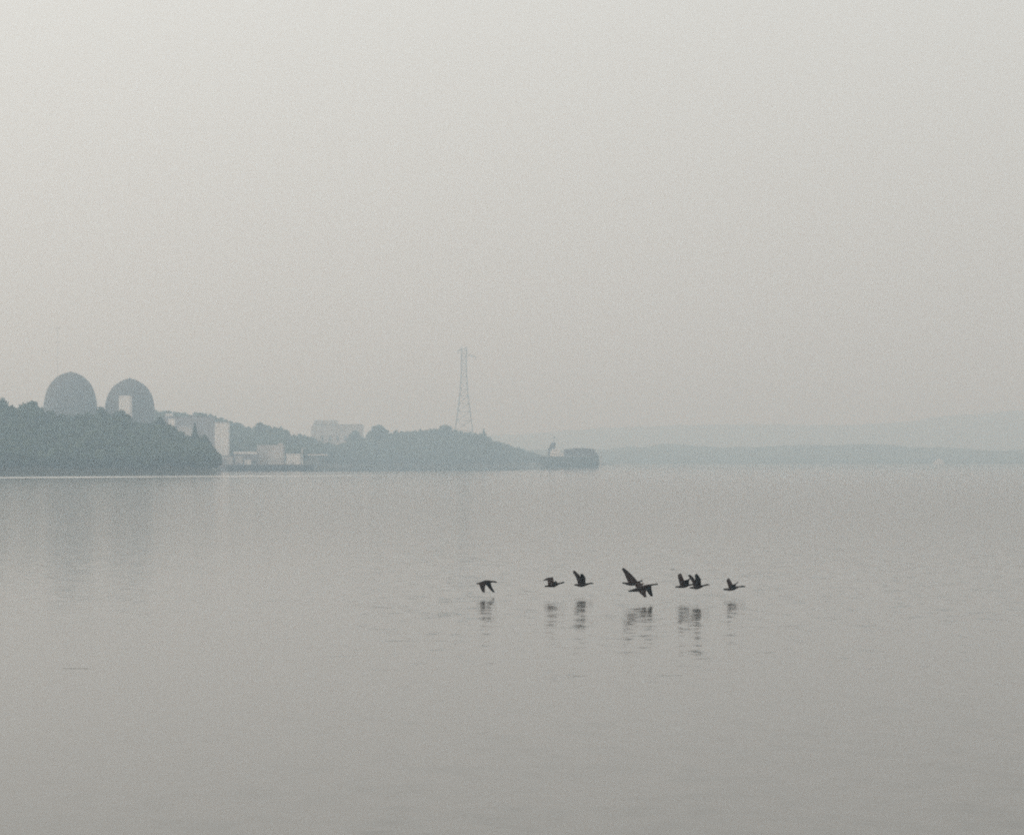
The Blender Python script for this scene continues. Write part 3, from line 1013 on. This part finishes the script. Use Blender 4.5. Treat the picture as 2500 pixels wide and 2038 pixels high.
    for m in (M_GBROWN, M_GBLACK, M_GPALE, M_GWHITE): me.materials.append(m)
    neck = (xs[-4] - cpx[0]) * k; tailx = (xs[0] - cpx[0]) * k + 0.13
    headx = (xs[-1] - cpx[0]) * k
    zc = lambda x: np.interp(x, (X - cpx[0]) * k, [p.z for p in pts])
    rad = lambda x: np.interp(x, (X - cpx[0]) * k, R * k)
    for p in me.polygons:
        c = p.center
        near = abs(c.y) < 0.10 and abs(c.z - zc(c.x)) < rad(c.x) * 1.3 + .01
        mi = 0
        if near:
            if c.x > neck - .02:
                mi = 1
                if headx - .105 < c.x < headx - .06 and c.z < zc(c.x) + .005: mi = 3
            elif c.x < tailx: mi = 1
            elif c.x < tailx + .06 and c.z < zc(c.x): mi = 3
            elif c.x > neck - .12 and c.z < zc(c.x): mi = 2
        p.material_index = mi
    me.polygons.foreach_set("use_smooth", [True] * len(me.polygons))
    o.location = org
    return tag(o, label, "bird", "geese flying low over the river")

goose(161, [(1163, 1424, 1.3), (1169, 1424, 1.7), (1176, 1422.8, 3.2), (1185, 1421, 4.6), (1193, 1420.3, 4.0), (1199, 1419.6, 2.2), (1204.5, 1419.2, 1.6), (1209, 1420, 1.9), (1213.5, 1421.6, .8)],
      [(-1, [(1189, 1421, 1170, 1423, 0), (1184.5, 1430, 1170.5, 1428, .33), (1184, 1438, 1173, 1436, .2), (1184, 1446, 1178, 1445.5, .28)]),
       (1, [(1198, 1421.5, 1181, 1422, 0), (1200, 1430, 1188.5, 1429, .33), (1204, 1438, 1195, 1437.5, .2), (1208.5, 1445.5, 1203.5, 1445.5, .28)])],
      "leftmost goose of the flock, flying with both wings swept straight down")
goose(160, [(1329.5, 1430.6, 1.4), (1336, 1430.4, 2.0), (1343.8, 1429.4, 3.3), (1352.5, 1428, 4.4), (1360, 1425.4, 3.0), (1366, 1423.9, 1.6), (1370.6, 1422.8, 1.5), (1374.6, 1421.4, 1.9), (1378, 1421.2, .7)],
      [(1, [(1353, 1426, 1338.5, 1428, 0), (1351.5, 1416, 1337.5, 1421, .3), (1350.5, 1408.5, 1336.5, 1416.5, .25), (1338, 1409.3, 1334, 1416.6, .28), (1326.5, 1414.8, 1326.8, 1417.5, .26)]),
       (-1, [(1360, 1424, 1349, 1426, 0), (1360, 1420.5, 1352, 1421, .3), (1358, 1418, 1354, 1418.8, .4)])],
      "goose flying second from left, one wing raised and bent back over its tail")
goose(163, [(1402, 1427, 1.2), (1407, 1427.4, 1.9), (1413, 1428, 3.3), (1420, 1427.6, 4.3), (1427.5, 1426.5, 3.6), (1433.5, 1425.4, 2.1), (1438.9, 1424.2, 1.5), (1443.8, 1423.2, 1.8), (1448.5, 1423.6, .8)],
      [(1, [(1424, 1424, 1411.5, 1425.5, 0), (1418.5, 1409.4, 1407.2, 1411.5, .33), (1412.8, 1401, 1402.3, 1402, .22), (1400.5, 1390.2, 1399, 1398.6, .34)]),
       (-1, [(1429.5, 1424.5, 1418, 1425, 0), (1429.7, 1410.2, 1418.5, 1412.3, .33), (1427, 1405, 1416.5, 1406, .2), (1422, 1399.8, 1416.3, 1401.7, .25)])],
      "third goose from left, its tall far wing raised to a sharp point")
goose(157, [(1519.2, 1422.4, 1.5), (1525, 1423.2, 1.9), (1532.5, 1424.6, 3.0), (1542, 1425, 4.0), (1551, 1423.8, 4.0), (1558, 1421.2, 2.6), (1563, 1419, 1.5), (1566.3, 1417.4, 1.8), (1569.6, 1418.4, .8)],
      [(1, [(1558, 1420, 1535.5, 1426, 0), (1545.5, 1405.4, 1530, 1413.2, .42), (1533, 1393.4, 1524.8, 1400.5, .36), (1522.8, 1385.6, 1517.8, 1388.2, .26)]),
       (-1, [(1560, 1421, 1549.5, 1426, 0), (1566, 1423.5, 1552, 1433, .34), (1573.5, 1422.6, 1563, 1434, .38)])],
      "largest upswept goose in the middle of the flock, long wing raised, behind another bird")
goose(154, [(1534, 1442.6, 1.3), (1540, 1441.8, 2.0), (1548, 1440.4, 3.4), (1560, 1438, 5.0), (1573, 1434, 5.2), (1583.5, 1429.8, 3.4), (1591, 1427.2, 1.8), (1597.9, 1426.4, 1.4), (1602.6, 1425.6, 1.8), (1606.4, 1425.4, .8)],
      [(-1, [(1579.5, 1437, 1556, 1440, 0), (1577, 1446, 1561.5, 1447, .33), (1577.5, 1451.5, 1567.5, 1452.5, .2), (1579, 1457, 1574, 1458, .28)]),
       (1, [(1590, 1430.5, 1572, 1435, 0), (1591, 1438.5, 1578.5, 1441, .33), (1592.6, 1446, 1583, 1448.5, .2), (1594.5, 1454, 1588.5, 1455.6, .28)])],
      "lowest goose of the flock, wings down, overlapping the large upswept one")
goose(158, [(1648.7, 1432.3, 1.5), (1655, 1432.2, 1.9), (1663, 1431.6, 3.0), (1671.5, 1430, 3.9), (1679, 1428.2, 2.6), (1685, 1427.2, 1.6), (1690, 1426.4, 1.5), (1694, 1425.8, 1.8), (1698, 1426, .8)],
      [(1, [(1676.5, 1428, 1661, 1430, 0), (1668.8, 1412.4, 1657.6, 1419.3, .35), (1665.5, 1405, 1655, 1409.5, .22), (1662.8, 1398.4, 1655, 1402.5, .3)]),
       (-1, [(1682, 1426, 1666.5, 1428, 0), (1683, 1413.5, 1671, 1416.5, .33), (1687, 1410.5, 1677.5, 1416, .2), (1690.5, 1409, 1684, 1415, .26)])],
      "left bird of the overlapping pair, its head hidden behind its neighbour")
goose(156.5, [(1684, 1434.2, 1.3), (1690.5, 1434.2, 2.0), (1700, 1434, 3.8), (1708, 1432.2, 3.6), (1714.5, 1430.1, 2.1), (1720.7, 1428.2, 1.5), (1726.6, 1426.8, 1.8), (1732, 1427.4, .8)],
      [(1, [(1706, 1430, 1693.5, 1431.5, 0), (1698.5, 1416.3, 1689.2, 1419, .33), (1691.5, 1407.5, 1683.5, 1410.6, .22), (1683.6, 1401.4, 1679.8, 1404, .26)]),
       (-1, [(1712, 1430, 1697.5, 1431.5, 0), (1711.3, 1413.8, 1698, 1417.5, .35), (1707, 1406.5, 1696.5, 1409.5, .2), (1701, 1399.4, 1696.5, 1402.5, .25)])],
      "right bird of the overlapping pair, both wings raised and neck stretched forward")
goose(160, [(1766.3, 1438, 1.6), (1772.5, 1438.3, 2.0), (1781.5, 1438, 3.3), (1790, 1436.2, 3.9), (1797.2, 1434, 2.5), (1803.5, 1432.2, 1.5), (1809, 1431.5, 1.4), (1814.5, 1431.2, 1.8), (1819.5, 1431.4, .8)],
      [(1, [(1792.5, 1432.5, 1779.5, 1435, 0), (1786, 1420.6, 1776.2, 1425.4, .34), (1783.5, 1415.5, 1774.3, 1419.5, .2), (1779.8, 1410.2, 1773.8, 1414.4, .3)]),
       (-1, [(1796, 1433, 1784, 1435, 0), (1796.5, 1425.4, 1786, 1428, .33), (1800, 1421.8, 1792.5, 1426.5, .22), (1803.3, 1418.6, 1800.5, 1424, .3)])],
      "rightmost goose, flying alone ahead of the flock with short raised wings")
